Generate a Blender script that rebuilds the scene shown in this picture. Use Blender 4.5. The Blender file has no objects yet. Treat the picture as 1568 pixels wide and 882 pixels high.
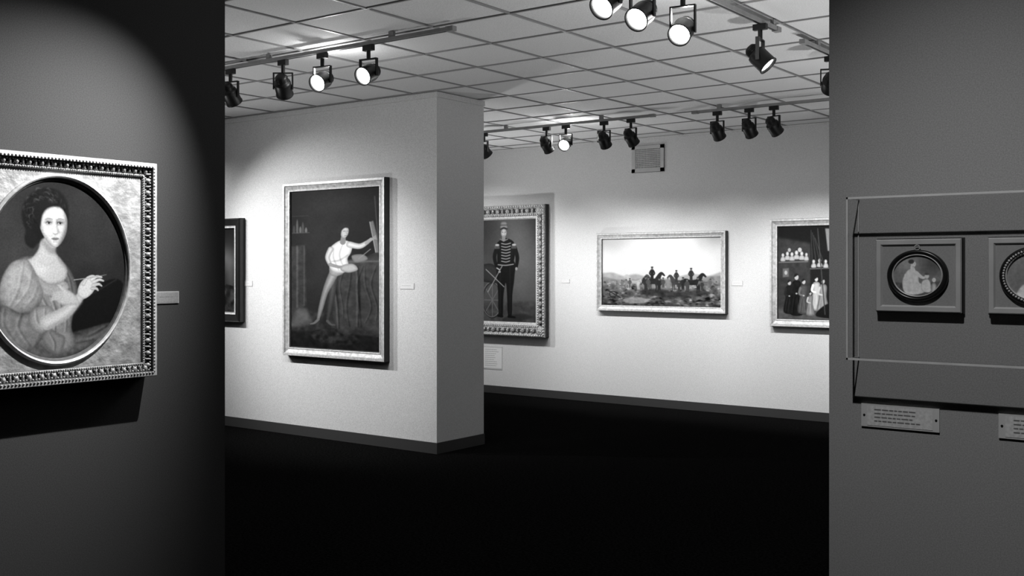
import bpy, bmesh, math
import numpy as np
from mathutils import Vector, Matrix
rng=np.random.default_rng(7)
scene=bpy.context.scene
scene.view_settings.view_transform='Standard'
scene.view_settings.look='None'
col=scene.collection

# ------------------------------------------------------------------ materials
def mat(name,v=.5,rough=.6,metal=0.,noise=0.,nscale=20.,bump=0.,bscale=100.,spec=.5,emit=0.,voro=0.):
    m=bpy.data.materials.new(name); m.use_nodes=True
    nt=m.node_tree; b=nt.nodes['Principled BSDF']
    b.inputs['Base Color'].default_value=(v,v,v,1)
    b.inputs['Roughness'].default_value=rough
    b.inputs['Metallic'].default_value=metal
    b.inputs['Specular IOR Level'].default_value=spec
    if emit:
        b.inputs['Emission Color'].default_value=(1,1,1,1); b.inputs['Emission Strength'].default_value=emit
    tc=nt.nodes.new('ShaderNodeTexCoord')
    if noise:
        n=nt.nodes.new('ShaderNodeTexNoise'); n.inputs['Scale'].default_value=nscale; n.inputs['Detail'].default_value=4
        nt.links.new(tc.outputs['Object'],n.inputs['Vector'])
        mr=nt.nodes.new('ShaderNodeMapRange')
        mr.inputs['From Min'].default_value=.3; mr.inputs['From Max'].default_value=.7
        mr.inputs['To Min'].default_value=max(0,v*(1-noise)); mr.inputs['To Max'].default_value=v*(1+noise)
        nt.links.new(n.outputs['Fac'],mr.inputs['Value']); nt.links.new(mr.outputs['Result'],b.inputs['Base Color'])
    if bump:
        n=nt.nodes.new('ShaderNodeTexVoronoi' if voro else 'ShaderNodeTexNoise'); n.inputs['Scale'].default_value=bscale
        nt.links.new(tc.outputs['Object'],n.inputs['Vector'])
        bp=nt.nodes.new('ShaderNodeBump'); bp.inputs['Strength'].default_value=bump; bp.inputs['Distance'].default_value=.01
        nt.links.new(n.outputs[0],bp.inputs['Height']); nt.links.new(bp.outputs['Normal'],b.inputs['Normal'])
    return m
M_wall=mat('painted_wall',.66,.85,noise=.18,nscale=160,spec=.1)
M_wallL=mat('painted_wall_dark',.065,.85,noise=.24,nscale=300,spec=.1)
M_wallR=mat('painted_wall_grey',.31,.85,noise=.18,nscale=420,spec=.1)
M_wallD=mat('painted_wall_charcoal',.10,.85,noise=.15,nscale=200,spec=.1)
M_floor=mat('carpet',.0055,1.,noise=.8,nscale=60,bump=.6,bscale=300,spec=.0)
M_base=mat('vinyl_baseboard',.045,.6,spec=.2)
M_tile=mat('ceiling_tile_mat',.74,.9,noise=.14,nscale=150,bump=.3,bscale=150,spec=.1)
M_tbar=mat('ceiling_tbar_mat',.30,.4)  # T-bars darkened: the grid's shadow lines are put into their colour
M_gap=mat('ceiling_gap_mat',.03,.9,spec=0)  # near-black slab colour stands in for shade in the tile gaps
M_rail=mat('track_rail_mat',.26,.5,noise=.1)
M_black=mat('black_metal',.006,.45,spec=.35,noise=.2)
M_lens=mat('lamp_lens',.9,.3,emit=25.)
M_gilt=mat('gilt_plain',.46,.48,metal=.25,noise=.35,nscale=30,bump=.25,bscale=60)
M_gilt2=mat('gilt_light',.56,.46,metal=.25,noise=.25,nscale=40)
M_bead=mat('gilt_carved',.36,.55,metal=.2,noise=.6,nscale=90)
M_orn=mat('gilt_ornate',.46,.42,metal=.4,noise=.55,nscale=70,bump=1.,bscale=90,voro=1)
M_orn2=mat('gilt_spandrel',.42,.46,metal=.3,noise=.35,nscale=28,bump=.4,bscale=45)
M_recess=mat('gilt_recess_shade',.05,.6,noise=.4,nscale=60)  # dark copy of the gilt: shade of the moulding hollows as colour
M_side=mat('frame_side_dark',.02,.6,noise=.3)
M_ebony=mat('ebony_frame',.012,.3,noise=.3)
M_mount=mat('miniature_mount',.29,.7,noise=.08,nscale=300)
M_mountedge=mat('miniature_mount_edge',.45,.6,noise=.08)
M_plate=mat('label_plate',.55,.35,noise=.05)
M_vent=mat('vent_paint',.50,.6,noise=.05)
M_ventb=mat('vent_shadow_plate',.14,.7,noise=.05)
M_edge=mat('acrylic_edge',.58,.15,noise=.1,nscale=30)

def glass_mat():
    m=bpy.data.materials.new('acrylic_sheet'); m.use_nodes=True; nt=m.node_tree
    nt.nodes.clear()
    o=nt.nodes.new('ShaderNodeOutputMaterial'); t=nt.nodes.new('ShaderNodeBsdfTransparent'); g=nt.nodes.new('ShaderNodeBsdfGlossy')
    t.inputs['Color'].default_value=(.97,.97,.97,1); g.inputs['Roughness'].default_value=.04
    mx=nt.nodes.new('ShaderNodeMixShader'); mx.inputs[0].default_value=.06
    nt.links.new(t.outputs[0],mx.inputs[1]); nt.links.new(g.outputs[0],mx.inputs[2])
    nt.links.new(mx.outputs[0],o.inputs[0]); return m
M_glass=glass_mat()

def paint_mat():
    m=bpy.data.materials.new('oil_paint'); m.use_nodes=True; nt=m.node_tree; b=nt.nodes['Principled BSDF']
    a=nt.nodes.new('ShaderNodeVertexColor'); a.layer_name='paint'
    n=nt.nodes.new('ShaderNodeTexNoise'); n.inputs['Scale'].default_value=160; n.inputs['Detail'].default_value=3
    tc=nt.nodes.new('ShaderNodeTexCoord'); nt.links.new(tc.outputs['Object'],n.inputs['Vector'])
    mr=nt.nodes.new('ShaderNodeMapRange'); mr.inputs['From Min'].default_value=.3; mr.inputs['From Max'].default_value=.7
    mr.inputs['To Min'].default_value=.86; mr.inputs['To Max'].default_value=1.14
    nt.links.new(n.outputs['Fac'],mr.inputs['Value'])
    mm=nt.nodes.new('ShaderNodeVectorMath'); mm.operation='MULTIPLY'
    nt.links.new(a.outputs['Color'],mm.inputs[0]); nt.links.new(mr.outputs[0],mm.inputs[1])
    nt.links.new(mm.outputs[0],b.inputs['Base Color'])
    b.inputs['Roughness'].default_value=.6; b.inputs['Specular IOR Level'].default_value=.08
    return m
M_paint=paint_mat()

# ------------------------------------------------------------------ mesh helpers
class MB:
    def __init__(s): s.v=[];s.f=[];s.mi=[];s.mats=[];s.sm=[]
    def m(s,mt):
        if mt not in s.mats: s.mats.append(mt)
        return s.mats.index(mt)
    def add(s,vs,fs,mt,smooth=False):
        o=len(s.v); s.v+= [tuple(p) for p in vs]; k=s.m(mt)
        for f in fs: s.f.append([i+o for i in f]); s.mi.append(k); s.sm.append(smooth)
    def box(s,a,b,mt,M=None):
        x0,y0,z0=a;x1,y1,z1=b
        vs=[(x0,y0,z0),(x1,y0,z0),(x1,y1,z0),(x0,y1,z0),(x0,y0,z1),(x1,y0,z1),(x1,y1,z1),(x0,y1,z1)]
        if M: vs=[M@Vector(p) for p in vs]
        s.add(vs,[(0,3,2,1),(4,5,6,7),(0,1,5,4),(1,2,6,5),(2,3,7,6),(3,0,4,7)],mt)
    def lathe(s,prof,mt,M=Matrix(),n=28,cap0=True,cap1=True,sx=1,sy=1):
        vs=[];fs=[]
        for r,z in prof:
            for i in range(n):
                t=2*math.pi*i/n; vs.append(M@Vector((r*math.cos(t)*sx,r*math.sin(t)*sy,z)))
        for j in range(len(prof)-1):
            for i in range(n):
                k=(i+1)%n; fs.append((j*n+i,j*n+k,(j+1)*n+k,(j+1)*n+i))
        s.add(vs,fs,mt,True)
        if cap0: s.add(vs[:n],[tuple(range(n))[::-1]],mt)
        if cap1: s.add(vs[-n:],[tuple(range(n))],mt)
    def blob(s,c,r,mt,M=Matrix(),n=8,k=5):
        vs=[];fs=[]
        for j in range(k+1):
            p=math.pi*j/k
            for i in range(n):
                t=2*math.pi*i/n
                vs.append(M@Vector((c[0]+r[0]*math.sin(p)*math.cos(t),c[1]+r[1]*math.sin(p)*math.sin(t),c[2]+r[2]*math.cos(p))))
        for j in range(k):
            for i in range(n):
                q=(i+1)%n; fs.append((j*n+i,(j+1)*n+i,(j+1)*n+q,j*n+q))
        s.add(vs,fs,mt,True)
    def obj(s,name,loc=(0,0,0),rz=0,parent=None,bevel=0):
        me=bpy.data.meshes.new(name); me.from_pydata(s.v,[],s.f)
        for m_ in s.mats: me.materials.append(m_)
        me.polygons.foreach_set('material_index',s.mi); me.polygons.foreach_set('use_smooth',s.sm); me.update()
        o=bpy.data.objects.new(name,me); col.objects.link(o); o.location=loc; o.rotation_euler=(0,0,rz)
        if parent: o.parent=parent
        if bevel:
            b=o.modifiers.new('bevel','BEVEL'); b.width=bevel; b.segments=2; b.limit_method='ANGLE'
        return o
def boxobj(name,a,b,mt,bevel=0,parent=None):
    m=MB(); m.box(a,b,mt); return m.obj(name,bevel=bevel,parent=parent)

# ------------------------------------------------------------------ room shell
H=3.15; YB=10.93; YP=7.01; XP=-6.03
boxobj('floor',(-13,-4,-.1),(4,11.2,0),M_floor)
boxobj('wall_back',(-13,YB,0),(4,YB+.2,H),M_wall)
boxobj('wall_partition',(-11.5,YP,0),(XP,YP+.66,H),M_wall)
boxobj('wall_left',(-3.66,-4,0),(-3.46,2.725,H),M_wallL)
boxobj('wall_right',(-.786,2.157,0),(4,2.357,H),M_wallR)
boxobj('wall_far_left',(-13.2,-4,0),(-13,11.2,H),M_wall)
boxobj('wall_far_right',(4,-4,0),(4.2,11.2,H),M_wallD)
boxobj('wall_rear',(-13,-4.2,0),(4,-4,H),M_wallD)
boxobj('baseboard_back',(-13,YB-.012,0),(4,YB,.095),M_base)
m=MB(); m.box((-11.5,YP-.012,0),(XP+.012,YP,.095),M_base); m.box((XP,YP,0),(XP+.012,YP+.66,.095),M_base); m.obj('baseboard_partition')
boxobj('baseboard_left',(-3.46,-4,0),(-3.448,2.725,.095),M_base)
boxobj('baseboard_right',(-.786,2.145,0),(4,2.157,.095),M_base)
m=MB(); m.box((-11.5,YP-.014,H-.05),(XP+.014,YP,H-.004),M_wall); m.box((XP,YP,H-.05),(XP+.014,YP+.66,H-.004),M_wall); m.obj('trim_partition')
boxobj('trim_back',(-13,YB-.02,H-.02),(4,YB,H),M_wall)

# ceiling: slab + lay-in tiles + T-bars
m=MB(); m.box((-13,-4,H+.012),(4,11.2,H+.12),M_gap)
T=.61; x=-13.0
while x<4:
    y=-4.0
    while y<11.1:
        m.box((x+.017,y+.017,H+.003+rng.uniform(0,.003)),(x+T-.017,y+T-.017,H+.014),M_tile); y+=T
    m.box((x-.007,-4,H-.003),(x+.007,11.2,H+.012),M_tbar); x+=T
y=-4.0
while y<11.1:
    m.box((-13,y-.007,H-.0025),(4,y+.007,H+.0125),M_tbar); y+=T
m.obj('ceiling')

# ------------------------------------------------------------------ tracks and lamps
def track(a,b,name='lighting_track'):
    a=Vector((a[0],a[1],3.1));b=Vector((b[0],b[1],3.1)); d=b-a; L=d.length; ang=math.atan2(d.y,d.x)
    m=MB(); m.box((0,-.017,-.012),(L,.017,.012),M_rail); m.box((0,-.007,-.0135),(L,.007,-.012),M_black)
    m.box((-.03,-.02,-.016),(.03,.02,.014),M_rail); m.box((L-.03,-.02,-.016),(L+.03,.02,.014),M_rail)
    k=.25
    while k<L:
        m.box((k-.02,-.012,.012),(k+.02,.012,.05),M_rail); k+=1.2
    return m.obj(name,a,ang)
track((-11,5.075),(-4.25,5.075))
track((-9.5,9.1),(-5.07,9.1))
track((-4.64,9.16),(-2.2,9.16))
track((-2.63,1.2),(-2.63,6.3))
track((-2.63,6.75),(-2.63,8.3))
track((-1.6,.95),(1.6,.95))

S=.86
def lamp(rail,head,target,P=60,angle=70,blend=.9,leak=0,name='track_spotlight'):
    rx,ry=rail; h=Vector(head); d=(Vector(target)-h).normalized()
    m=MB()
    m.box((rx-.042,ry-.016,3.05),(rx+.042,ry+.016,3.086),M_black)
    m.lathe([(.014,2.995),(.014,3.05)],M_black,Matrix.Translation((rx,ry,0)),n=12)
    hd=Vector((d.x,d.y,0)).normalized(); side=Vector((-hd.y,hd.x,0))
    w=.078*S
    B=Matrix((( side.x,hd.x,0,rx),(side.y,hd.y,0,ry),(0,0,1,0),(0,0,0,1)))
    m.box((-w,-.011,2.99),(w,.011,2.998),M_black,B)
    for s_ in (-1,1):
        m.box((s_*w-.004,-.011,h.z-.02),(s_*w+.004,.011,2.998),M_black,B)
        m.lathe([(.012,0),(.012,.018)],M_black,B@Matrix.Translation((s_*w-(.018 if s_>0 else 0),0,h.z))@Matrix.Rotation(math.pi/2,4,'Y'),n=10)
    z=d; xx=side; yy=z.cross(xx)
    R=Matrix(((xx.x,yy.x,z.x,rx),(xx.y,yy.y,z.y,ry),(xx.z,yy.z,z.z,h.z),(0,0,0,1)))
    pr=[(.012,-.115),(.035,-.112),(.046,-.098),(.048,-.06),(.052,-.052),(.066,-.045),(.069,-.03),(.069,.075),(.073,.078),(.073,.086),(.067,.086),(.062,.062)]
    m.lathe([(a*S,b*S) for a,b in pr],M_black,R,cap0=True,cap1=False)
    for k in range(3): m.lathe([(.05*S,(-.092+.012*k)*S),(.053*S,(-.09+.012*k)*S),(.05*S,(-.086+.012*k)*S)],M_black,R,cap0=False,cap1=False)
    m.lathe([(.062*S,.063*S),(.055*S,.068*S),(.035*S,.074*S),(.008*S,.076*S)],M_lens,R,cap0=False,cap1=True)
    o=m.obj(name)
    L=bpy.data.lights.new('bulb','SPOT'); L.energy=P; L.spot_size=math.radians(angle); L.spot_blend=blend; L.shadow_soft_size=.012
    lo=bpy.data.objects.new('bulb',L); col.objects.link(lo); lo.parent=o
    lo.location=Vector((rx,ry,h.z))+d*.082; lo.rotation_euler=d.to_track_quat('-Z','Y').to_euler()
    if leak:
        L=bpy.data.lights.new('vent_glow','POINT'); L.energy=leak; L.shadow_soft_size=.02
        lo=bpy.data.objects.new('vent_glow',L); col.objects.link(lo); lo.parent=o
        lo.location=Vector((rx,ry,h.z))-d*.13+Vector((0,0,.02))
    return o
ZL=2.9
def tl(x,y,tgt,P,**k): return lamp((x,y),(x,y,k.pop('z',ZL)),tgt,P,**k)
# left track
tl(-10.0,5.075,(-9.0,YP,1.3),170)
tl(-9.2,5.075,(-7.5,YP,1.35),300)
tl(-7.9,5.075,(-7.2,YP,1.0),90)
tl(-6.38,5.075,(-6.9,YP,.8),60)
tl(-5.80,5.075,(-7.2,YP,.8),65)
tl(-5.40,5.075,(-4.6,1.5,1.2),40,leak=6)
tl(-4.96,5.075,(-4.5,1.2,1.1),40)
# mid track
tl(-9.3,9.1,(-8.3,YB,1.3),165)
tl(-8.0,9.1,(-7.6,YB,1.1),95)
tl(-7.15,9.1,(-6.6,YB,1.1),90)
tl(-6.32,9.1,(-6.2,YB,1.0),100)
tl(-6.08,9.1,(-5.2,5.5,1.2),15,leak=6)
tl(-5.62,9.1,(-5.8,YB,1.0),100)
tl(-5.31,9.1,(-5.0,YB,1.0),100)
tl(-4.41,9.16,(-4.3,YB,1.0),105)
tl(-4.09,9.16,(-3.9,YB,1.0),105)
tl(-3.85,9.16,(-3.2,YB,1.0),95)
tl(-2.5,9.16,(-2.6,YB,1.3),60)
# near track
tl(-2.63,6.05,(-1.7,6.2,1.9),15,z=2.88)
tl(-2.63,7.25,(-4.2,YB,1.3),30,angle=50)
tl(-2.63,4.30,(-2.9,1.5,.8),6,z=2.87)
tl(-2.63,4.62,(-2.7,1.5,.8),6,z=2.87)
tl(-2.63,5.05,(-2.2,2.0,.8),6,leak=6,z=2.87)
tl(-2.63,2.70,(-3.46,1.66,1.42),300,angle=68,blend=1.)
tl(-.55,.95,(-.42,2.157,1.02),56,angle=64,blend=1.)

# added unseen uplighter cans on the floor behind walls, to brighten the ceiling
def added_uplight(x,y,tx,ty,P,angle=125):
    d=(Vector((tx,ty,H))-Vector((x,y,.3))).normalized()
    m=MB(); m.lathe([(.12,0),(.12,.02),(.10,.03),(.10,.30),(.11,.31),(.11,.34),(.095,.34),(.09,.25)],M_black,Matrix.Translation((x,y,0)),cap1=False)
    m.lathe([(.09,.25),(.01,.27)],M_lens,Matrix.Translation((x,y,0)),cap0=False)
    o=m.obj('added_uplighter')
    L=bpy.data.lights.new('bulb','SPOT'); L.energy=P; L.spot_size=math.radians(angle); L.spot_blend=1.; L.shadow_soft_size=.09
    lo=bpy.data.objects.new('bulb',L); col.objects.link(lo); lo.parent=o; lo.location=(x,y,.36); lo.rotation_euler=d.to_track_quat('-Z','Y').to_euler()
added_uplight(-1.0,5.0,-2.2,5.4,190,112)
added_uplight(-.9,8.0,-2.3,8.0,190,112)
added_uplight(-8.3,3.6,-6.6,4.3,220)
added_uplight(-8.8,9.4,-6.9,9.1,190)

# ------------------------------------------------------------------ painting canvas (vertex colour brushwork)
def vnoise(nx,ny,cell,seed):
    r=np.random.default_rng(seed); gx=int(nx/cell)+3; gy=int(ny/cell)+3; g=r.random((gy,gx))
    X=np.arange(nx)/cell; Y=np.arange(ny)/cell; xi=X.astype(int); yi=Y.astype(int); fx=X-xi; fy=Y-yi
    fx=fx*fx*(3-2*fx); fy=(fy*fy*(3-2*fy))[:,None]
    a=g[yi][:,xi]; b=g[yi][:,xi+1]; c=g[yi+1][:,xi]; d=g[yi+1][:,xi+1]
    return (a*(1-fx)+b*fx)*(1-fy)+(c*(1-fx)+d*fx)*fy
def catmull(p,closed=True,k=6):
    p=[np.array(q,float) for q in p]; n=len(p); out=[]
    for i in range(n if closed else n-1):
        if closed: a,b,c,d=p[i-1],p[i],p[(i+1)%n],p[(i+2)%n]
        else: a,b,c,d=p[max(i-1,0)],p[i],p[i+1],p[min(i+2,n-1)]
        for j in range(k):
            t=j/k; out.append(.5*((2*b)+(-a+c)*t+(2*a-5*b+4*c-d)*t*t+(-a+3*b-3*c+d)*t**3))
    if not closed: out.append(p[-1])
    return out
class Cv:
    def __init__(s,x0,y0,x1,y1,n,bg=.15):
        s.nx=n; s.ny=int(n*(y1-y0)/(x1-x0)); s.x=np.linspace(x0,x1,s.nx); s.y=np.linspace(y0,y1,s.ny); s.X,s.Y=np.meshgrid(s.x,s.y)
        s.I=np.full((s.ny,s.nx),bg,float); s.M=np.ones_like(s.I); s.px=(x1-x0)/n; s.seed=1
    def noise(s,cell,seed=0): return vnoise(s.nx,s.ny,cell/s.px,seed)
    def fbm(s,cell,seed=0): return (s.noise(cell,seed)+.5*s.noise(cell/2,seed+1)+.25*s.noise(cell/4,seed+2))/1.75-.5
    def glow(s,cx,cy,rx,ry,v,mask=False):
        g=v*np.exp(-(((s.X-cx)/rx)**2+((s.Y-cy)/ry)**2)); s.I+=g*s.M if mask else g
    def blur(s,sig):
        r=int(3*sig/s.px)+1; k=np.exp(-.5*(np.arange(-r,r+1)*s.px/sig)**2); k/=k.sum()
        P=np.pad(s.I,r,mode='edge'); P=sum(k[i]*P[i:i+s.ny,:] for i in range(2*r+1)); s.I=sum(k[i]*P[:,i:i+s.nx] for i in range(2*r+1))
    def win(s,x0,y0,x1,y1):
        i0=max(0,np.searchsorted(s.x,x0)); i1=min(s.nx,np.searchsorted(s.x,x1)+1); j0=max(0,np.searchsorted(s.y,y0)); j1=min(s.ny,np.searchsorted(s.y,y1)+1)
        return slice(j0,j1),slice(i0,i1)
    def put(s,w,al,c,add,mask):
        if mask: al=al*s.M[w]
        if add: s.I[w]=s.I[w]+al*c
        else: s.I[w]=s.I[w]*(1-al)+c*al
    def poly(s,pts,v,edge=None,fall=5,soft=.8,gx=0,gy=0,smooth=True,a=1.,tex=0,add=False,mask=False,store=False):
        P=catmull(pts) if smooth else [np.array(q,float) for q in pts]
        A=np.array(P); w=s.win(A[:,0].min()-3*soft,A[:,1].min()-3*soft,A[:,0].max()+3*soft,A[:,1].max()+3*soft)
        X=s.X[w];Y=s.Y[w]
        if X.size==0: return
        D=np.full(X.shape,1e9); ins=np.zeros(X.shape,bool); n=len(P)
        for i in range(n):
            x0,y0=P[i]; x1,y1=P[(i+1)%n]; dx=x1-x0;dy=y1-y0; L=dx*dx+dy*dy+1e-9
            t=np.clip(((X-x0)*dx+(Y-y0)*dy)/L,0,1); D=np.minimum(D,(X-x0-t*dx)**2+(Y-y0-t*dy)**2)
            if y0!=y1: ins^=((y0>Y)!=(y1>Y))&(X<dx*(Y-y0)/dy+x0)
        D=np.sqrt(D); sd=np.where(ins,D,-D); al=np.clip(sd/soft+.5,0,1); al=al*al*(3-2*al)*a
        c=np.full(X.shape,float(v))
        if edge is not None: c=edge+(v-edge)*np.clip(sd/fall,0,1)**.7
        cx,cy=A.mean(0); hx=np.ptp(A[:,0])/2+1e-6; hy_=np.ptp(A[:,1])/2+1e-6
        c=c+gx*(X-cx)/hx+gy*(Y-cy)/hy_
        if tex: s.seed+=3; c=c+tex*s.fbm(6,s.seed)[w]*2
        s.put(w,al,c,add,mask)
        if store: s.M=np.zeros_like(s.I); s.M[w]=np.clip(al/a,0,1)
    def ell(s,cx,cy,rx,ry,v,rot=0,**k):
        r=math.radians(rot); s.poly([(cx+rx*math.cos(t)*math.cos(r)-ry*math.sin(t)*math.sin(r),cy+rx*math.cos(t)*math.sin(r)+ry*math.sin(t)*math.cos(r)) for t in np.linspace(0,2*math.pi,12,endpoint=False)],v,**k)
    def line(s,pts,r,v,soft=.7,a=1.,round_=0.,smooth=True,add=False,mask=False):
        if not hasattr(r,'__len__'): r=[r]*len(pts)
        pr=[(p[0],p[1],q) for p,q in zip(pts,r)]
        P=catmull(pr,False) if (smooth and len(pts)>2) else [np.array(q,float) for q in pr]
        A=np.array(P); m_=A[:,2].max()+2*soft; w=s.win(A[:,0].min()-m_,A[:,1].min()-m_,A[:,0].max()+m_,A[:,1].max()+m_); X=s.X[w];Y=s.Y[w]
        if X.size==0: return
        Sd=np.full(X.shape,-1e9)
        for i in range(len(P)-1):
            x0,y0,r0=P[i];x1,y1,r1=P[i+1]; dx=x1-x0;dy=y1-y0;L=dx*dx+dy*dy+1e-9; t=np.clip(((X-x0)*dx+(Y-y0)*dy)/L,0,1)
            Sd=np.maximum(Sd,r0+(r1-r0)*t-np.sqrt((X-x0-t*dx)**2+(Y-y0-t*dy)**2))
        al=np.clip(Sd/soft+.5,0,1); al=al*al*(3-2*al)*a; c=np.full(X.shape,float(v))
        if round_: c=v-round_*(1-np.clip(Sd/(max(r)*.8),0,1))
        s.put(w,al,c,add,mask)
    def folds(s,paths,lt=.14,dk=.16,r=1.6,soft=3.):
        for p in paths:
            n=len(p); rr=[r*.35]+[r]*(n-2)+[r*.35]
            s.line(p,rr,-dk,soft=soft,add=True,mask=True)
            s.line([(x-1.6*r,y-.3*r) for x,y in p],[q*.8 for q in rr],lt,soft=soft*.8,add=True,mask=True)
    def obj(s,name,W,Hh,parent,off=(0,0,0),gain=1.):
        I=np.clip(s.I,0.01,1); lin=np.where(I<=.04045,I/12.92,((I+.055)/1.055)**2.4)*gain
        lin=np.clip(lin,0.002,.92)
        nx,ny=s.nx,s.ny
        xs=np.linspace(-W/2,W/2,nx); zs=np.linspace(Hh/2,-Hh/2,ny); XX,ZZ=np.meshgrid(xs,zs)
        co=np.stack([XX.ravel(),np.zeros(nx*ny),ZZ.ravel()],1).astype(np.float32)
        idx=np.arange(nx*ny).reshape(ny,nx)
        q=np.stack([idx[:-1,:-1],idx[1:,:-1],idx[1:,1:],idx[:-1,1:]],-1).reshape(-1,4)
        me=bpy.data.meshes.new(name); me.vertices.add(nx*ny); me.vertices.foreach_set('co',co.ravel())
        me.loops.add(q.size); me.loops.foreach_set('vertex_index',q.ravel().astype(np.int32)); me.polygons.add(len(q))
        me.polygons.foreach_set('loop_start',np.arange(0,q.size,4,dtype=np.int32)); me.update(calc_edges=True); me.validate()
        ca=me.color_attributes.new('paint','FLOAT_COLOR','POINT'); l=lin.ravel(); c4=np.stack([l,l,l,np.ones_like(l)],1).astype(np.float32); ca.data.foreach_set('color',c4.ravel())
        me.materials.append(M_paint); o=bpy.data.objects.new(name,me); col.objects.link(o); o.parent=parent; o.location=off
        return o

def paint_portrait():
    c=Cv(-17,276,203,554,430,.14)
    c.glow(15,400,60,90,.10); c.glow(150,350,50,60,.03); c.I+=.06*c.fbm(30,3)
    c.poly([(110,474),(132,450),(190,430),(206,470),(180,515),(112,530)],.055,soft=1.4); c.line([(114,472),(188,431)],.6,.20,soft=1.2)
    c.poly([(-14,492),(30,505),(70,515),(120,512),(184,500),(165,528),(120,552),(60,560),(0,540)],.36,edge=.18,fall=14,soft=2,tex=.08,store=True)
    c.folds([[(0,500),(40,528),(95,546)],[(60,512),(95,530),(150,526)],[(85,514),(115,538),(135,546)],[(20,512),(45,540),(70,552)],[(110,512),(140,520),(172,506)]],r=2.2,soft=5)
    c.poly([(52,394),(28,402),(11,424),(5,452),(10,485),(34,508),(60,528),(92,547),(120,534),(114,505),(118,480),(124,452),(116,424),(100,404),(80,400)],.52,edge=.30,fall=9,soft=1.5,tex=.06,store=True)
    c.folds([[(78,448),(90,478),(88,518)],[(94,452),(106,482),(106,512)],[(66,450),(76,470),(88,486)],[(84,444),(98,470),(98,500)],[(104,446),(114,465),(112,490)]],r=1.6,soft=3)
    c.poly([(94,402),(108,410),(121,436),(124,460),(112,458),(102,432)],.38,edge=.24,fall=5,soft=2,store=True); c.folds([[(102,410),(112,432),(116,455)]],r=1.2)
    c.poly([(67,352),(64,380),(54,396),(45,403),(58,424),(78,437),(102,432),(107,414),(98,399),(90,388),(89,368)],.76,edge=.62,fall=6,soft=1.4,gx=-.05,store=True)
    c.line([(70,372),(84,386),(96,380)],[4,5,3],-.17,soft=8,add=True,mask=True)
    c.line([(92,386),(96,400),(106,412)],[2,3,2],-.10,soft=5,add=True,mask=True)
    c.line([(64,402),(76,408),(88,402)],[.8,1,.8],-.06,soft=3,add=True,mask=True); c.glow(68,415,12,8,.06,mask=True)
    c.poly([(47,400),(58,420),(80,437),(103,433),(109,446),(90,456),(66,452),(46,432),(38,412)],.64,edge=.5,fall=4,soft=1.6,tex=.05,store=True)
    c.folds([[(46,408),(60,432),(90,446)],[(44,418),(62,442),(88,452)],[(72,436),(90,440),(104,438)]],r=1.1,soft=2.2,lt=.12,dk=.14)
    c.poly([(44,400),(24,404),(10,426),(5,452),(12,470),(36,481),(60,474),(70,452),(62,428),(54,410)],.66,edge=.44,fall=11,soft=1.5,gx=-.04,gy=-.06,tex=.09,store=True)
    c.folds([[(42,404),(38,425),(34,446),(22,470)],[(54,420),(48,446),(30,470)],[(62,440),(56,458),(44,472)]],r=1.5,soft=5,lt=.11,dk=.12)
    c.poly([(10,468),(2,492),(10,518),(34,538),(58,532),(74,508),(66,480),(36,480)],.50,edge=.30,fall=10,soft=1.6,tex=.1,store=True)
    c.folds([[(14,474),(14,500),(34,530)],[(40,480),(34,502),(50,530)]],r=1.8,soft=5,lt=.11,dk=.13)
    c.poly([(56,474),(78,470),(89,484),(86,503),(70,513),(55,508),(48,490)],.60,edge=.40,fall=7,soft=1.5,store=True); c.folds([[(60,476),(62,494),(72,508)],[(74,474),(74,490),(80,502)]],r=1.4,soft=3)
    c.poly([(78,506),(94,514),(104,522),(96,546),(78,538),(68,520)],.50,edge=.34,fall=6,soft=2,store=True); c.folds([[(80,512),(88,528),(88,540)]],r=1.4)
    c.line([(76,496),(104,482),(124,462),(135,449)],[12,10,7.4,5.6],.82,round_=.16,soft=1.3)
    c.line([(78,505),(108,489),(130,466)],[2,2.6,1.5],.60,soft=6,a=.7)
    c.poly([(88,460),(92,450),(102,446),(113,449),(122,458),(126,468),(114,470),(98,469)],.74,edge=.60,fall=4,soft=1.2)
    for q in range(4): c.line([(101-2*q,451+3.2*q),(92-1.5*q,450+3.4*q),(85-q,452+3.6*q)],[2.3,2,1.3],.76,soft=1.,round_=.12)
    c.line([(104,450),(98,443),(94,439)],[2.2,1.8,1.3],.76,soft=1.)
    c.blur(.8)
    c.poly([(124,454),(126,440),(134,430),(146,427),(154,432),(153,443),(146,454),(134,461)],.80,edge=.64,fall=4,soft=1.1)
    for k,(a,b,d) in enumerate([((146,431),(155,426),(163,427)),((149,435),(159,431),(166,433)),((149,440),(158,438),(163,441)),((147,445),(154,445),(157,448))]): c.line([a,b,d],[2.7,2.3,1.4],.82-.03*k,round_=.16,soft=.8)
    c.line([(133,438),(139,429),(147,425),(153,426)],[2.8,2.4,1.9,1.3],.78,round_=.14,soft=.9)
    c.line([(118,431),(146,427.6),(171,423)],[.7,.6,.3],.60,soft=.7)
    c.poly([(72,290),(88,290),(100,298),(108,314),(109,338),(104,354),(72,366),(62,374),(50,366),(42,350),(38,332),(42,312),(56,296)],.085,soft=5)
    c.poly([(48,352),(62,368),(56,382),(46,378),(42,366)],.10,soft=4)
    c.poly([(67,330),(76,319),(90,315),(101,321),(107,334),(107.5,348),(105,360),(99,372),(91,380),(83,378.5),(74,369),(67,356),(64,343)],.82,edge=.70,fall=7,soft=1.6,store=True)
    c.line([(107,328),(108,346),(104,362),(95,378)],[3,4,4,2],-.36,soft=12,add=True,mask=True)
    c.line([(64,340),(68,358),(78,374),(88,381)],[1,2,2,1],-.18,soft=7,add=True,mask=True)
    c.line([(68,328),(80,318),(96,318)],[2,2,2],-.14,soft=7,add=True,mask=True)
    c.glow(76,356,6,6,.05,mask=True); c.glow(86,327,9,5,.06,mask=True)
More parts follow.
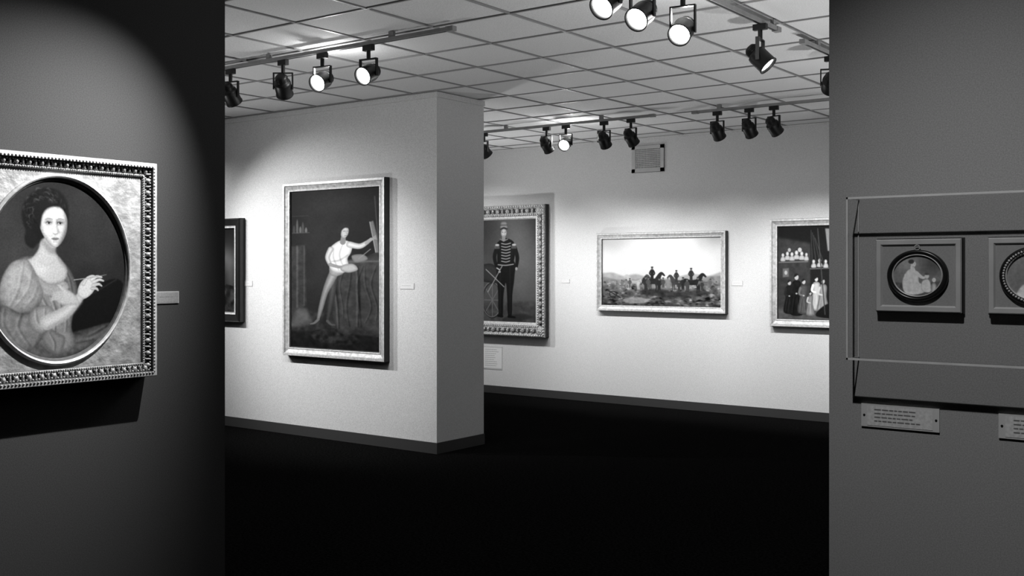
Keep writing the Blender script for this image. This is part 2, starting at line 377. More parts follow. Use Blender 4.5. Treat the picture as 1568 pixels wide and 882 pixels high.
    for ex,d in ((78.5,0),(96,-.03)):
        c.ell(ex,341.5,6.5,4.4,-.20+d,soft=5,add=True,mask=True)
        c.line([(ex-5.6,338),(ex,335.8),(ex+5.6,337.2)],[.5,.8,.4],.40,soft=2.2,a=.65)
        c.ell(ex,343,3.7,1.6,.70,soft=1.); c.ell(ex+.3,342.8,1.7,1.65,.13,soft=1.)
        c.line([(ex-4.4,342.9),(ex-1,341),(ex+4.4,342.5)],[.4,.65,.4],.22,soft=1.1)
        c.line([(ex-3.6,345.4),(ex+3.6,345.4)],.3,-.12,soft=1.7,add=True)
    c.line([(91.5,340),(91.5,350),(94,357)],[.8,1.,1.8],-.20,soft=3.4,add=True,mask=True)
    c.line([(87.4,344),(88,352),(88.6,357)],[.6,.9,1.5],.10,soft=2.5,add=True,mask=True)
    c.line([(85.6,359),(88.6,360.2),(92.2,359)],[.6,.8,.6],-.28,soft=1.8,add=True)
    c.line([(88.6,362),(88.8,364.4)],.8,-.07,soft=2,add=True)
    c.poly([(83,367),(86.6,365),(88.8,365.5),(91,365),(94.4,367),(91,369.4),(86.4,369.4)],.46,soft=1.8,a=.85)
    c.line([(83,367),(88.6,367.4),(94.2,367)],[.3,.45,.3],.30,soft=1.); c.line([(86,371.8),(91.4,371.8)],.7,-.14,soft=2.4,add=True); c.glow(88.5,375.5,4,2.4,.05,mask=True)
    c.poly([(65,350),(61,336),(58,320),(62,306),(78,297),(96,301),(106,314),(109,334),(105,328),(98,319.5),(88,317),(76,321),(69,331)],.09,soft=4)
    R=np.random.default_rng(4)
    for i in range(120):
        t=R.uniform(0,2*math.pi); q=R.uniform(.3,1)**.6; x=73+33*q*math.cos(t); y=326+36*q*math.sin(t)
        if y>322 and x>64 or y>368: continue
        th=t+math.pi/2+R.uniform(-.5,.5); L=R.uniform(4,10); c.line([(x,y),(x+L*.5*math.cos(th)-1,y+L*.5*math.sin(th)-1),(x+L*math.cos(th+.4),y+L*math.sin(th+.4))],[.2,R.uniform(.4,1.2),.2],R.choice([.07,.11,-.04]),soft=2.2,add=True)
    c.blur(.4); c.I+=.03*c.fbm(2.,77)
    return c

def paint_easel():
    c=Cv(447,281,581,541,320,.095)
    c.I+=.06*c.fbm(30,11); c.glow(500,410,45,90,.07); c.glow(530,300,60,22,.05)
    c.poly([(447,372),(470,370),(472,470),(447,490)],.19,smooth=False,soft=3,tex=.06)
    c.line([(457,372),(457,474)],1.4,.12,soft=3,smooth=False,add=True); c.line([(468,372),(468,470)],.8,.10,soft=2,smooth=False,add=True)
    c.line([(449,350),(476,350)],.8,.26,smooth=False,soft=1.2); c.line([(449,322),(474,322)],.6,.2,smooth=False,soft=1.2)
    for x,h,v in [(452,12,.26),(457,22,.36),(462,10,.42),(466,17,.3),(471,8,.45)]: c.poly([(x-1.5,349),(x-1.6,349-h*.6),(x,349-h),(x+1.6,349-h*.6),(x+1.5,349)],v,soft=1.5,a=.85)
    c.poly([(447,494),(462,478),(500,480),(545,500),(581,508),(581,541),(447,541)],.17,smooth=False,soft=4,tex=.08)
    c.poly([(447,496),(455,478),(470,474),(476,484),(480,500),(447,508)],.34,edge=.26,fall=8,soft=6,tex=.05)
    c.poly([(447,514),(500,512),(581,517),(581,541),(447,541)],.08,smooth=False,soft=5,tex=.06)
    c.poly([(480,514),(510,507),(540,515),(552,527),(520,533),(486,527)],.13,soft=4,tex=.14)
    c.poly([(566,336),(571,334),(581,378),(581,396),(575,392)],.46,edge=.36,fall=3,smooth=False,soft=1)
    c.line([(573,296),(580,400)],.9,.26,smooth=False); c.line([(566,336),(576,392)],.6,.66,smooth=False)
    c.poly([(513,402),(530,396),(556,392),(584,393),(584,506),(566,513),(552,502),(538,515),(520,511),(511,482),(517,440)],.235,edge=.17,fall=7,soft=1.6,tex=.06,store=True)
    R=np.random.default_rng(9)
    for x in (519,528,535,546,553,564,573):
        j=R.uniform(-5,5,4); w=R.uniform(.6,1.8); c.folds([[(x+j[0],406),(x+j[1],435),(x+j[2],470),(x+j[3],R.uniform(488,508))]],lt=R.uniform(.04,.14),dk=.10,r=w,soft=3.6)
    c.line([(513,404),(535,399),(581,398)],[1,2,1],.40,soft=3,a=.8)
    c.poly([(540,389),(556,387),(563,395),(546,400)],.50,edge=.4,fall=3,soft=1.2); c.line([(550,394),(567,379)],.6,.55,smooth=False)
    c.line([(513,412),(512,440),(508,470),(504,494)],[7,5.6,3.8,2.2],.32,round_=.14,soft=1.8)
    c.line([(517,410),(507,432),(500,450),(494,474),(490,492)],[7.6,6.2,4.4,3.6,2.1],.66,round_=.26,soft=1.6)
    c.line([(490,493),(484,499),(478,501)],[2.1,1.7,1],.42,soft=1); c.line([(504,495),(509,500),(515,501)],[2.1,1.7,1],.32,soft=1)
    c.poly([(508,402),(520,404),(531,407),(528,417),(516,422),(508,418)],.64,edge=.48,fall=5,soft=1.8)
    c.poly([(516,368),(524,364),(534,365),(541,371),(539,384),(534,394),(536,408),(528,416),(513,414),(506,404),(505,388),(508,376)],.92,edge=.68,fall=5,soft=1.4,store=True)
    c.folds([[(527,370),(522,388),(529,410)],[(514,376),(513,392),(521,412)]],lt=.04,dk=.22,r=.9,soft=3.4)
    c.line([(534,388),(522,396),(510,398)],[.6,1.2,.6],-.2,soft=3,add=True,mask=True)
    c.line([(537,371),(551,374),(561,369),(568,363)],[5,4.3,3.2,2.2],.88,round_=.24,soft=1.2); c.line([(561,369.4),(571,362)],[2.3,1.8],.62,soft=.9)
    for q in range(4): c.line([(570,362),(574.5+q*.5,357.5+2*q)],.7,.58,soft=.8)
    c.line([(509,378),(504,391),(508,403)],[4.2,3.6,3],.84,round_=.26,soft=1.2); c.line([(508,403),(522,407),(532,405.5)],[2.6,2.2,1.7],.60,round_=.1,soft=1)
    c.poly([(527,404),(542,402),(549,411),(536,416),(524,412)],.72,edge=.52,fall=4,soft=1.4)
    c.line([(528,358),(527,367)],[3.4,4.2],.52,soft=1.2)
    c.poly([(523.4,346),(527,341.5),(533,342),(535.8,348),(534,356),(529.5,360.5),(524.6,357)],.76,edge=.56,fall=3.4,soft=1)
    c.poly([(520.4,353),(519.6,344),(524.6,338.6),(532.6,339),(537,344.6),(530.4,344),(525.6,348),(523.4,356)],.15,soft=1.8)
    c.line([(527.6,349.4),(530.6,349.2)],.45,.36,soft=.8); c.line([(532.6,349.2),(534.6,349.4)],.35,.4,soft=.8); c.line([(531.6,350),(532.4,353.4)],.35,.52,soft=.9); c.line([(529.6,356.6),(532.8,356.4)],.4,.44,soft=.8)
    c.blur(.42); c.I+=.035*c.fbm(2.2,78)
    return c

def paint_officer():
    c=Cv(733,337,818,491,250,.31)
    c.I+=.08*c.fbm(25,21); c.glow(792,405,26,60,.06); c.glow(733,340,25,60,-.12); c.glow(820,340,15,50,-.10)
    c.poly([(733,464),(818,458),(818,491),(733,491)],.27,smooth=False,soft=6,tex=.08)
    c.poly([(774,482),(796,477),(812,482),(792,488),(768,489)],.15,soft=4,a=.7)
    for t in np.linspace(0,math.pi,5)[:-1]: c.line([(752-14*math.cos(t),458-24*math.sin(t)),(752+14*math.cos(t),458+24*math.sin(t))],.6,.42,smooth=False)
    pts=[(752+15*math.cos(t),458+26*math.sin(t)) for t in np.linspace(0,2*math.pi,22)]
    c.line(pts,1.3,.16,soft=1); c.line([(p[0]-.8,p[1]-.8) for p in pts],.5,.5,soft=.8)
    c.poly([(733,408),(752,404),(765,420),(762,432),(733,428)],.20,edge=.12,fall=5,soft=1.5)
    c.poly([(760,400),(785,400),(785.5,425),(782.5,450),(781.5,480),(776,480),(774.5,450),(772.5,432),(769,452),(768,480),(762,480),(761,450)],.075,soft=1.2,store=True)
    c.line([(764,405),(764,478)],.6,.06,soft=2,add=True,mask=True); c.line([(779,405),(779,478)],.6,.06,soft=2,add=True,mask=True)
    c.line([(761,481.5),(767,482)],[1.4,1.8],.06); c.line([(777,482),(786,483)],[1.8,1.4],.06)
    c.poly([(762,370),(770,365.5),(778,367),(785,372.6),(786.6,386),(783,404),(772,407),(761,404),(759.6,388),(758,376)],.085,edge=.05,fall=4,soft=1,store=True)
    c.line([(760,378),(755.4,392),(758,406),(763,413)],[3,2.8,2.4,1.8],.085); c.line([(785.4,378),(790,394),(788.6,408)],[3,2.8,2.2],.075)
    c.ell(788.6,411,1.7,2.4,.6,soft=1); c.ell(763,415.6,2,1.7,.6,soft=1); c.line([(759,410),(763,412.4)],.9,.7)
    for k in range(7): c.line([(766.2,373.4+4.4*k),(773,374.6+4.4*k),(779.8-.2*k,373+4.4*k)],.7,.60,soft=1)
    for x in (759.6,785): c.ell(x,375.6,3.1,1.7,.68,soft=1); [c.line([(x-3+1.4*q,377),(x-3.2+1.5*q,381)],.35,.5,smooth=False) for q in range(5)]
    c.line([(761,405),(772,406),(784,404.4)],.8,.56); c.line([(767,407),(756,427),(745,446)],.6,.58); c.line([(742,412),(770,438)],.6,.6,smooth=False)
    c.line([(764,367),(769.6,369),(775.6,367)],[.8,1.2,.8],.42); c.line([(769.4,362),(769.4,368)],2.6,.5)
    c.ell(769.6,357.6,4.3,6.1,.74,edge=.52,fall=3,soft=1); c.line([(767,356.6),(768.5,356.6)],.45,.32); c.line([(771,356.6),(772.5,356.6)],.45,.32); c.line([(770,357.2),(770.4,360)],.35,.54); c.line([(768.4,362),(771.4,362)],.4,.42)
    c.poly([(764.4,351.6),(764.4,345),(766.4,341),(772.6,341),(775,345),(774.8,351.6),(769.6,350)],.52,edge=.34,fall=2.4,soft=1); c.line([(764.4,352),(769.6,350.4),(775,352)],[.6,.9,.6],.10); c.line([(764.2,346),(775,346)],.5,.2)
    c.blur(.32); c.I+=.03*c.fbm(2.,79)
    return c

def paint_landscape():
    R=np.random.default_rng(12)
    c=Cv(920,363,1103,474,440,.84)
    c.I+=.12*c.fbm(34,31); c.glow(1015,395,60,22,.10); c.glow(922,370,30,16,-.12); c.glow(1100,366,30,12,-.10)
    c.poly([(912,424),(935,419),(955,425),(975,422),(1000,428),(1030,427),(1060,421),(1085,424),(1112,416),(1112,440),(912,440)],.64,soft=4,tex=.05)
    c.poly([(912,430),(950,431),(1000,430),(1050,431),(1112,427),(1112,482),(912,482)],.46,soft=4,tex=.12,gy=-.06)
    c.poly([(912,444),(960,440),(1000,448),(1060,443),(1112,438),(1112,482),(912,482)],.34,soft=6,tex=.2,gy=-.12)
    for i in range(240):
        x=R.uniform(918,1102); y=434+38*R.uniform(0,1); L=R.uniform(2,10)*(.5+(y-434)/40); a_=R.uniform(-.3,.3)
        c.line([(x,y),(x+L*.5,y+a_*L*.5-.8),(x+L,y+a_*L)],[.2,R.uniform(.4,1.7),.2],R.choice([-.16,-.2,.16,.22,-.1]),soft=1.6,add=True)
    def horse(x,y,s,v,f=1):
        X=lambda u:x+f*u*s; Y=lambda w:y+w*s
        c.poly([(X(-7),Y(-9)),(X(-2),Y(-7.6)),(X(3),Y(-8)),(X(6),Y(-10)),(X(8),Y(-6)),(X(5),Y(-3)),(X(-2),Y(-2.6)),(X(-5),Y(-3.4)),(X(-8.4),Y(-5.6))],v,edge=v*.7,fall=3*s,soft=1)
        c.line([(X(6),Y(-8)),(X(9),Y(-13)),(X(12),Y(-11))],[2.4*s,1.5*s,.8*s],v,soft=.9)
        for u in (-6,-4.4,4,6): c.line([(X(u),Y(-4)),(X(u+.6),Y(0)),(X(u),Y(4))],[1.2*s,.6*s,.5*s],v,soft=.8)
        c.line([(X(-7.5),Y(-8)),(X(-9.5),Y(-2))],[.8*s,.4*s],v,soft=.8)
    def man(x,y,s,v,hv=.4):
        for k in (-1,1): c.line([(x+k*.9*s,y),(x+k*.35*s,y-5.4*s)],[.6*s,1.1*s],v,soft=.8)
        c.line([(x,y-5*s),(x,y-10*s)],[1.5*s,1.9*s],v,soft=.9)
        for k in (-1,1): c.line([(x+k*1.6*s,y-10*s),(x+k*2.6*s,y-7.5*s),(x+k*1.6*s,y-5.8*s)],.6*s,v,soft=.8)
        c.ell(x,y-12.6*s,1.1*s,1.5*s,hv,soft=.8); c.line([(x-.7*s,y-13.9*s),(x+.7*s,y-13.9*s)],.6*s,.16,soft=.8)
    horse(972,441,1.3,.72,-1); man(965,443,1.,.32); man(952,443,.8,.42); man(959,442,.8,.5); man(944,442,.6,.4)
    horse(1004,441,1.3,.28,-1); horse(999,442,1.65,.16,1); man(1000,432,1.55,.13); man(990,447,1.5,.18); man(1011,447,1.35,.14); man(1017,443,1.1,.28); man(994,444,1.2,.3)
    man(1024,440,.9,.5); man(1030,439,.9,.40); horse(1040,442,1.35,.24,-1); man(1037,434,1.3,.19); man(1047,446,1.35,.15)
    horse(1061,443,1.6,.13,1); man(1059,432,1.4,.17); man(1069,446,1.4,.13); man(1053,447,1.25,.26); horse(1079,442,1.1,.42,1); man(1087,442,.9,.36); man(1075,446,1.,.2); man(1041,448,1.1,.2)
    c.poly([(980,450),(1008,445),(1035,450),(1070,446),(1086,452),(1050,458),(1000,457)],.16,soft=5,a=.75,tex=.1)
    pts=[(938+6*math.cos(t),455+4.6*math.sin(t)) for t in np.linspace(0,2*math.pi,14)]; c.line(pts,.7,.13); c.line([(930,449),(950,461)],.9,.15,smooth=False)
    c.poly([(955,463),(975,459),(995,464),(985,469),(960,469)],.55,soft=3,tex=.15)
    c.blur(.38); c.I+=.02*c.fbm(2.,80)
    return c

def paint_studio():
    c=Cv(1190,345,1371,489,400,.10)
    c.I+=.05*c.fbm(25,41); c.poly([(1190,345),(1240,345),(1240,470),(1190,480)],.21,smooth=False,soft=3,tex=.05)
    c.poly([(1190,345),(1371,345),(1371,362),(1240,372),(1190,362)],.09,smooth=False,soft=6)
    c.line([(1192,401),(1236,400)],.9,.42,smooth=False,soft=1); c.line([(1240,411),(1290,409)],.8,.38,smooth=False,soft=1)
    for x,y,s in [(1198,393,1),(1205,391,1.1),(1212,392,1.1),(1219,390,1.2),(1227,391,1.1),(1234,392,.9),(1245,403,1),(1254,402,1.1),(1263,403,1)]:
        c.ell(x,y-3*s,2.2*s,3*s,.84,edge=.6,fall=2,soft=1); c.poly([(x-3.5*s,y+6),(x-3*s,y+1),(x,y-1),(x+3*s,y+1),(x+3.5*s,y+6)],.72,edge=.55,fall=2,soft=1)
    c.ell(1224,382,3,3.4,.74,soft=1.2); c.ell(1208,382,2.4,3,.66,soft=1.2)
    c.poly([(1197,410),(1208,409),(1208,424),(1197,425)],.40,edge=.2,fall=2,smooth=False); c.ell(1202.6,417,2.2,3.2,.7,soft=1.2)
    for k in range(4): c.line([(1241+2*k,352+4*k),(1243+6*k,405)],.5,.36,smooth=False,a=.6)
    c.poly([(1262,350),(1300,352),(1300,385),(1266,384)],.55,smooth=False,soft=2)
    for x in (1272,1282,1292): c.line([(x,350),(x,386)],.6,.1,smooth=False)
    c.poly([(1190,472),(1240,464),(1371,468),(1371,489),(1190,489)],.32,smooth=False,soft=5,tex=.08)
    def fig(x,y,h,v,hv=.72):
        c.poly([(x-.17*h,y),(x-.12*h,y-.45*h),(x-.11*h,y-.76*h),(x,y-.83*h),(x+.11*h,y-.76*h),(x+.10*h,y-.45*h),(x+.17*h,y)],v,edge=v*.6,fall=4,soft=1.2,tex=.04,store=True)
        c.folds([[(x-.04*h,y-.4*h),(x-.07*h,y-.2*h),(x-.09*h,y)],[(x+.04*h,y-.4*h),(x+.05*h,y-.2*h),(x+.07*h,y)]],lt=.08,dk=.1,r=.8,soft=2)
        c.ell(x,y-.905*h,.05*h,.07*h,hv,soft=1); c.poly([(x-.06*h,y-.9*h),(x-.05*h,y-.97*h),(x,y-h),(x+.055*h,y-.96*h),(x+.02*h,y-.95*h)],.12,soft=1)
        c.line([(x-.1*h,y-.72*h),(x-.13*h,y-.55*h),(x,y-.5*h)],[.035*h,.03*h,.02*h],v*1.3,soft=.9); c.ell(x,y-.5*h,.025*h,.02*h,hv,soft=.8)
    fig(1208,478,50,.11); fig(1219,480,62,.085); fig(1230,478,52,.33,.75); fig(1249,472,50,.78,.8); fig(1240,481,36,.58); fig(1259,477,52,.6)
    fig(1290,478,55,.2); fig(1310,480,52,.5); fig(1335,478,50,.3)
    c.poly([(1249,483),(1260,467),(1278,463),(1290,484)],.08,soft=2); c.line([(1251,350),(1262,480)],.8,.26,smooth=False)
    c.blur(.32); c.I+=.03*c.fbm(2.,81)
    return c

def empty(name,loc,rz=0):
    e=bpy.data.objects.new(name,None); e.empty_display_size=.1; col.objects.link(e); e.location=loc; e.rotation_euler=(0,0,rz); return e
def moulding(mb,W,Hh,prof):
    rings=[]
    for ins,out,_ in prof:
        w=W/2-ins;h=Hh/2-ins; rings.append([(-w,-out,-h),(w,-out,-h),(w,-out,h),(-w,-out,h)])
    for k in range(len(prof)-1):
        a,b=rings[k],rings[k+1]
        for i in range(4):
            j=(i+1)%4; mb.add([a[i],a[j],b[j],b[i]],[(0,1,2,3)],prof[k][2])
def beads(mb,W,Hh,ins,out,step,r,mt,alt=None):
    w=W/2-ins;h=Hh/2-ins
    for (x0,z0,x1,z1) in [(-w,-h,w,-h),(w,-h,w,h),(w,h,-w,h),(-w,h,-w,-h)]:
        L=math.hypot(x1-x0,z1-z0); n=max(1,int(L/step))
        hz=abs(z1-z0)<1e-6
        for i in range(n):
            t=(i+.5)/n; rr=r
            if alt and i%2: rr=alt
            R=(rr[0],rr[1],rr[2]) if hz else (rr[2],rr[1],rr[0])
            mb.blob((x0+(x1-x0)*t,-out,z0+(z1-z0)*t),R,mt,n=8,k=5)
def picture(name,cx,cz,W,Hh,wall,rz,prof,canvas=None,cw=None,ch=None,cdepth=.03,gain=1.,orn=None):
    e=empty(name,wall(cx,cz),rz)
    mb=MB(); moulding(mb,W,Hh,prof)
    mb.box((-W/2+.01,-.02,-Hh/2+.01),(W/2-.01,-.001,Hh/2-.01),M_side)
    if orn: orn(mb)
    mb.obj('frame',parent=e)
    if canvas: canvas.obj('painted_canvas',cw,ch,e,(0,-cdepth,0),gain)
    return e
wp=lambda x,z:(x,YP,z); wb=lambda x,z:(x,YB,z); wl=lambda y,z:(-3.46,y,z)

# ---------------- portrait on left wall
FW,FH=.735+.01,.782
def spandrel(mb):
    a,b=.257,.306; w,h=.325,.343; n=96; y=-.052
    def rect(t):
        cx,cz=math.cos(t),math.sin(t); k=min(w/abs(cx) if abs(cx)>1e-6 else 1e9,h/abs(cz) if abs(cz)>1e-6 else 1e9); return (k*cx,y,k*cz)
    ts=sorted([2*math.pi*i/n for i in range(n)]+[math.atan2(s1*h,s2*w)%(2*math.pi) for s1 in(1,-1) for s2 in (1,-1)])
    N=len(ts)
    prof=[(1.07,.052),(1.065,.059),(1.045,.064),(1.03,.061),(1.02,.055),(1.0,.052),(.985,.046)]
    P0=[rect(t) for t in ts]; P1=[(a*1.07*math.cos(t),y,b*1.07*math.sin(t)) for t in ts]
    for i in range(N):
        j=(i+1)%N; mb.add([P0[i],P0[j],P1[j],P1[i]],[(0,1,2,3)],M_orn2)
    for k in range(len(prof)-1):
        (f0,o0),(f1,o1)=prof[k],prof[k+1]
        for i in range(N):
            j=(i+1)%N; t,u=ts[i],ts[j]
            mb.add([(a*f0*math.cos(t),-o0,b*f0*math.sin(t)),(a*f0*math.cos(u),-o0,b*f0*math.sin(u)),(a*f1*math.cos(u),-o1,b*f1*math.sin(u)),(a*f1*math.cos(t),-o1,b*f1*math.sin(t))],[(0,1,2,3)],M_gilt2 if k<4 else M_recess)
def port_orn(mb):
    spandrel(mb)
    beads(mb,FW,FH,.014,.0775,.0125,(.0046,.004,.0036),M_bead)
    # carved leaf-and-dart: paired slanted leaves with a dart between, in the hollow
    beads(mb,FW,FH,.030,.060,.022,(.0085,.010,.0105),M_bead,(.0035,.008,.0125))
    beads(mb,FW,FH,.0235,.064,.011,(.0032,.005,.0035),M_gilt)
    beads(mb,FW,FH,.0385,.057,.011,(.0036,.005,.003),M_gilt)
    beads(mb,FW,FH,.0475,.060,.0085,(.0034,.004,.0034),M_bead)
prof=[(0,0,M_side),(0,.07,M_gilt),(.003,.077,M_gilt2),(.018,.078,M_recess),(.021,.058,M_recess),(.041,.054,M_recess),(.043,.060,M_gilt),(.052,.058,M_recess),(.055,.050,M_gilt),(.058,.052,M_gilt)]
picture('portrait_of_artist_in_oval_frame',1.987,1.60,FW,FH,wl,math.pi/2,prof,paint_portrait(),.515,.613,.047,.90,port_orn)

def label(name,loc,rz,W,Hh,val=.75,lines=3,n=60,tv=.35,plate=None):
    e=empty(name,loc,rz); c=Cv(0,0,100,100*Hh/W,n,val)
    for i in range(lines):
        y=100*Hh/W*(i+1)/(lines+1.2); x=12
        while x<60+rng.uniform(0,25):
            w=rng.uniform(3,9); c.line([(x,y),(x+w,y)],.9,tv,soft=1.4,smooth=False); x+=w+3
    mb=MB(); mb.box((-W/2,-.004,-Hh/2),(W/2,-.0,Hh/2),plate or M_plate)
    if plate:
        for sx in (-1,1): mb.lathe([(.0025,0),(.002,.001)],M_black,Matrix.Translation((sx*(W/2-.006),-.004,0))@Matrix.Rotation(math.pi/2,4,'X'),n=12)
        mb.obj('plate',parent=e); c.obj('printed_text',W*.84,Hh*.86,e,(0,-.0048,0),1.)
    else:
        mb.obj('card',parent=e); c.obj('printed_text',W*.94,Hh*.88,e,(0,-.0048,0),1.)
label('wall_label',(-3.46,2.455,1.495),math.pi/2,.10,.045,.58,1)

fprof=lambda w,d,m1=M_gilt2,m2=M_gilt:[(0,0,M_side),(0,d-.012,M_side),(.003,d,m1),(w*.28,d,m2),(w*.36,d-.010,m2),(w*.72,d-.022,m1),(w*.80,d-.016,m1),(w*.93,d-.018,M_recess),(w,d-.035,M_recess)]
picture('painting_of_man_at_easel',-7.265,1.602,1.354,1.66,wp,0,fprof(.085,.07),paint_easel(),1.19,1.50,.034,.85)

c=Cv(0,0,80,95,140,.10); c.I+=.12*c.fbm(20,5); c.glow(60,35,20,15,.25); c.glow(70,60,10,20,.12)
c.poly([(0,70),(30,62),(80,68),(80,95),(0,95)],.16,tex=.2)
picture('dark_framed_painting',-9.05,1.597,.93,1.05,wp,0,[(0,0,M_ebony),(0,.06,M_ebony),(.01,.075,M_ebony),(.075,.06,M_gilt2),(.085,.055,M_gilt2),(.098,.055,M_recess),(.10,.03,M_recess)],c,.74,.86,.03)

def off_orn(mb):
    W,Hh=1.243,1.665
    beads(mb,W,Hh,.018,.100,.036,(.015,.012,.013),M_gilt2)
    beads(mb,W,Hh,.075,.085,.075,(.032,.022,.026),M_orn,(.018,.018,.03))
    beads(mb,W,Hh,.125,.066,.03,(.012,.01,.011),M_gilt2)
    for sx in (-1,1):
        for sz in (-1,1): mb.blob((sx*(W/2-.075),-.085,sz*(Hh/2-.075)),(.06,.03,.06),M_orn,n=12,k=8)
picture('portrait_of_officer',-8.179,1.587,1.243,1.665,wb,0,[(0,0,M_side),(0,.08,M_orn),(.008,.10,M_orn),(.035,.09,M_orn),(.05,.075,M_recess),(.10,.07,M_orn),(.12,.06,M_recess),(.14,.055,M_gilt2),(.165,.05,M_gilt2),(.178,.03,M_recess)],paint_officer(),.90,1.33,.03,.85,off_orn)
picture('landscape_painting_with_horsemen',-5.975,1.572,1.69,.925,wb,0,fprof(.072,.07),paint_landscape(),1.56,.80,.034,.95)
picture('studio_interior_painting',-3.88,1.568,1.47,1.155,wb,0,fprof(.085,.07),paint_studio(),1.31,1.0,.034,.9)

label('wall_label',(-8.545,YP,1.461),0,.16,.055,.86,1,tv=.6)
label('wall_label',(-6.375,YP,1.455),0,.17,.055,.86,1,tv=.6)
label('wall_label',(-7.304,YB,1.459),0,.12,.045,.86,1,tv=.6)
label('wall_label',(-5.02,YB,1.45),0,.13,.055,.86,1,tv=.6)
label('text_panel',(-8.45,YB,.455),0,.33,.30,.88,9,n=120,tv=.55)

# vent grille
e=MB(); x0,x1,z0,z1=-6.357,-5.931,2.745,3.055
e.box((x0-.005,YB-.004,z0-.005),(x1+.005,YB-.0,z1+.005),M_ventb)
for a_,b_ in [((x0,z0),(x1,z0+.04)),((x0,z1-.04),(x1,z1)),((x0,z0),(x0+.045,z1)),((x1-.045,z0),(x1,z1))]: e.box((a_[0],YB-.018,a_[1]),(b_[0],YB-.001,b_[1]),M_vent)
k=x0+.045
while k<x1-.05: e.box((k,YB-.014,z0+.04),(k+.009,YB-.004,z1-.04),M_vent); k+=.021
k=z0+.04
while k<z1-.04: e.box((x0+.04,YB-.013,k),(x1-.04,YB-.004,k+.009),M_vent); k+=.021
e.obj('air_vent_grille')

# ---------------- miniatures in acrylic wall case
case=empty('acrylic_display_case',(-.393,2.157,1.5825))
hw,hh,dp,t=.332,.161,.072,.004
g=MB()
g.add([(-hw,-dp,-hh),(hw,-dp,-hh),(hw,-dp,hh),(-hw,-dp,hh)],[(0,1,2,3)],M_glass)
for sx in (-1,1): g.add([(sx*hw,-dp,-hh),(sx*hw,-.001,-hh),(sx*hw,-.001,hh),(sx*hw,-dp,hh)],[(0,1,2,3)],M_glass)
for sz in (-1,1): g.add([(-hw,-dp,sz*hh),(hw,-dp,sz*hh),(hw,-.001,sz*hh),(-hw,-.001,sz*hh)],[(0,1,2,3)],M_glass)
g.obj('acrylic_sheets',parent=case)
g=MB()
for z in (-hh,hh-t): g.box((-hw,-dp-.001,z),(hw,-dp+t*.6,z+t),M_edge)
for x in (-hw,hw-t*.8): g.box((x,-dp-.001,-hh),(x+t*.8,-dp+t*.6,hh),M_edge)
for x in (-hw,hw-t*.6):
    for z in (-hh,hh-t*.6): g.box((x,-dp,z),(x+t*.6,-.001,z+t*.6),M_edge)
    g.box((x,-.003,-hh),(x+t*.4,-.001,hh),M_edge)
g.box((-hw,-dp,-hh),(hw,-dp+.008,-hh+.003),M_edge)
g.box((0.0,-dp-.006,-hh-.004),(.006,-dp,-hh+.004),M_edge)
g.obj('acrylic_edges',parent=case)

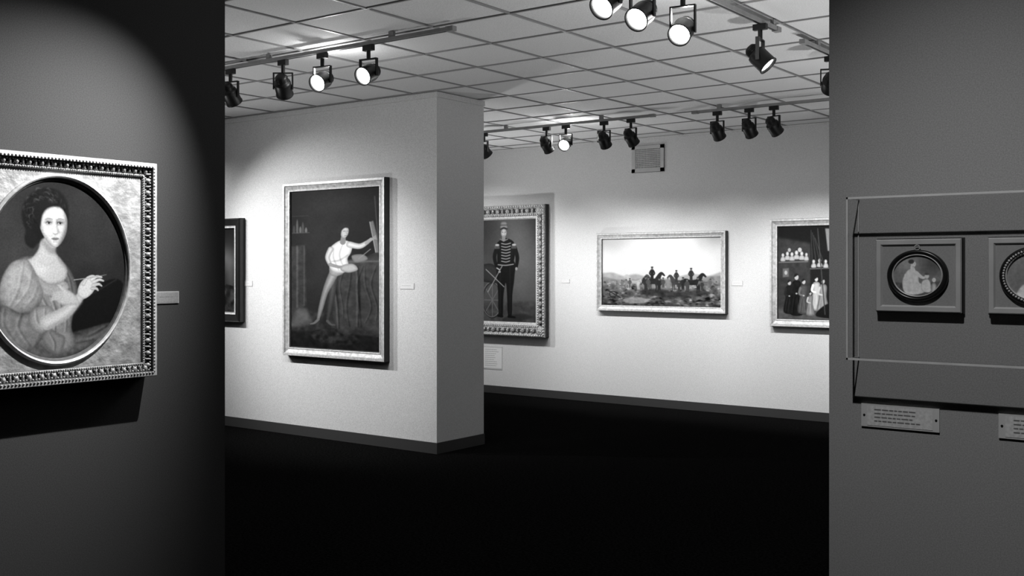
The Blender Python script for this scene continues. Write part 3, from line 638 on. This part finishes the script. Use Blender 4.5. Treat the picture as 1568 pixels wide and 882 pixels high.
def mini(name,cx,kind):
    e=empty(name,(cx,2.157,1.5885)); w,h=.0815,.0715
    mb=MB(); mb.box((-w-.002,-.006,-h-.002),(w+.002,-.0,h+.002),M_side)
    moulding(mb,2*w,2*h,[(0,.005,M_side),(0,.017,M_mountedge),(.002,.020,M_mountedge),(.010,.020,M_mountedge),(.013,.016,M_mount)])
    mb.box((-w+.01,-.016,-h+.01),(w-.01,-.006,h-.01),M_mount)
    R=Matrix.Translation((0,-.016,0))@Matrix.Rotation(math.pi/2,4,'X')
    a,b=(.058,.0505) if kind==0 else (.061,.055)
    mb.lathe([(r*.1,z) for r,z in [(1.,0),(1.,.006),(.95,.010),(.86,.009),(.83,.005)]],M_ebony,R,n=64,cap1=False,sx=a*10,sy=b*10)
    if kind:
        for i in range(60):
            q=2*math.pi*i/60; mb.blob((a*.87*math.cos(q),-.026,b*.87*math.sin(q)),(.0024,.0024,.0024),M_gilt2,n=6,k=4)
    mb.lathe([(.083,.005),(.082,.008),(.079,.008),(.078,.004)],M_gilt2,R,n=64,cap0=False,cap1=False,sx=a*10,sy=b*10)
    for i in range(14):
        q=2*math.pi*i/14; mb.blob((.005*math.cos(q),-.022,b+.004+.005*math.sin(q)),(.0014,.0014,.0014),M_gilt,n=6,k=4)
    mb.obj('mount_and_frame',parent=e)
    c=Cv(-50,-44,50,44,220,.42); c.I+=.08*c.fbm(20,51+kind); c.glow(30,-20,25,20,-.12)
    if kind==0:
        c.poly([(-50,15),(0,20),(50,12),(50,44),(-50,44)],.28,soft=6,tex=.1); c.glow(-20,-25,20,15,.1)
        c.poly([(-26,34),(-30,12),(-24,-4),(-16,-13),(-4,-12),(2,0),(4,14),(14,20),(14,34),(-8,40)],.93,edge=.62,fall=7,soft=1.5,tex=.06,store=True)
        c.folds([[(-20,0),(-16,18),(-20,34)],[(-6,8),(2,22),(-2,38)],[(-12,-6),(-8,8),(-12,26)]],r=1.2,soft=3)
        c.line([(-10,-18),(-9,-12)],[3.5,4.5],.8); c.ell(-8,-24,5.5,7,.9,edge=.6,fall=3); c.ell(-12,-29,6,4.6,.22,soft=2.5)
        c.line([(-2,-6),(10,4),(18,2)],[4,3,2.2],.88,round_=.2); c.line([(-22,0),(-16,12),(-2,16)],[4.5,3.5,2.5],.86,round_=.2)
        c.poly([(10,32),(8,16),(14,8),(22,8),(27,18),(26,34)],.9,edge=.55,fall=5,soft=1.5,tex=.06); c.ell(19,1,4.5,5.5,.88,edge=.6,fall=3); c.ell(19,-3.4,4.6,2.6,.28,soft=2)
        c.poly([(28,34),(28,18),(34,14),(38,22),(36,36)],.66,edge=.4,fall=4,soft=1.5); c.ell(33,9,3.6,4.4,.82)
        for x in (-10,-6): c.ell(x,-24,.9,.7,.3)
        c.line([(-9,-19),(-7,-19)],.5,.45)
    else:
        c.poly([(-30,44),(-26,22),(-10,10),(8,10),(24,20),(30,44)],.92,edge=.55,fall=7,soft=1.5,tex=.06,store=True); c.folds([[(-14,14),(-8,28),(-12,44)],[(8,14),(4,28),(8,44)]],r=1.4)
        c.line([(0,0),(0,14)],[7,9],.85); c.ell(0,-10,12,15.5,.93,edge=.68,fall=6)
        c.poly([(-14,-4),(-15,-20),(-6,-31),(8,-30),(15,-18),(14,-2),(11,-16),(0,-22),(-10,-16)],.35,soft=3)
        for x in (-4.5,4.5): c.ell(x,-10,2.2,1.1,.25,soft=1); c.line([(x-3,-13.4),(x+3,-13.4)],.5,.5)
        c.line([(0,-9),(1,-3)],.6,.7); c.line([(-3,1),(3,1)],.8,.5)
    c.blur(.6)
    o=c.obj('miniature_image',2*a*.82,2*b*.82,e,(0,-.0205,0),1.8)
    bm=bmesh.new(); bm.from_mesh(o.data)
    bmesh.ops.delete(bm,geom=[v for v in bm.verts if (v.co.x/(a*.815))**2+(v.co.z/(b*.815))**2>1],context='VERTS'); bm.to_mesh(o.data); bm.free()
    return e
mini('miniature_of_mother_and_children',-.603,0); mini('miniature_portrait',-.393,1); mini('miniature_portrait',-.183,1)
for cx in (-.642,-.383,-.124):
    label('label_plaque',(cx,2.157,1.306),0,.152,.046,.80,4,n=170,tv=.35,plate=M_plate)

# ------------------------------------------------------------------ camera
cam=bpy.data.cameras.new('camera'); co=bpy.data.objects.new('camera',cam); col.objects.link(co)
co.location=(0,0,1.6); co.rotation_euler=(math.radians(90),0,math.radians(36.65))
cam.sensor_width=36; cam.lens=36*1626/1568; cam.shift_y=-28/1568; cam.clip_start=.05
scene.camera=co
w=bpy.data.worlds.new('world'); scene.world=w; w.use_nodes=True; w.node_tree.nodes['Background'].inputs[0].default_value=(0,0,0,1)
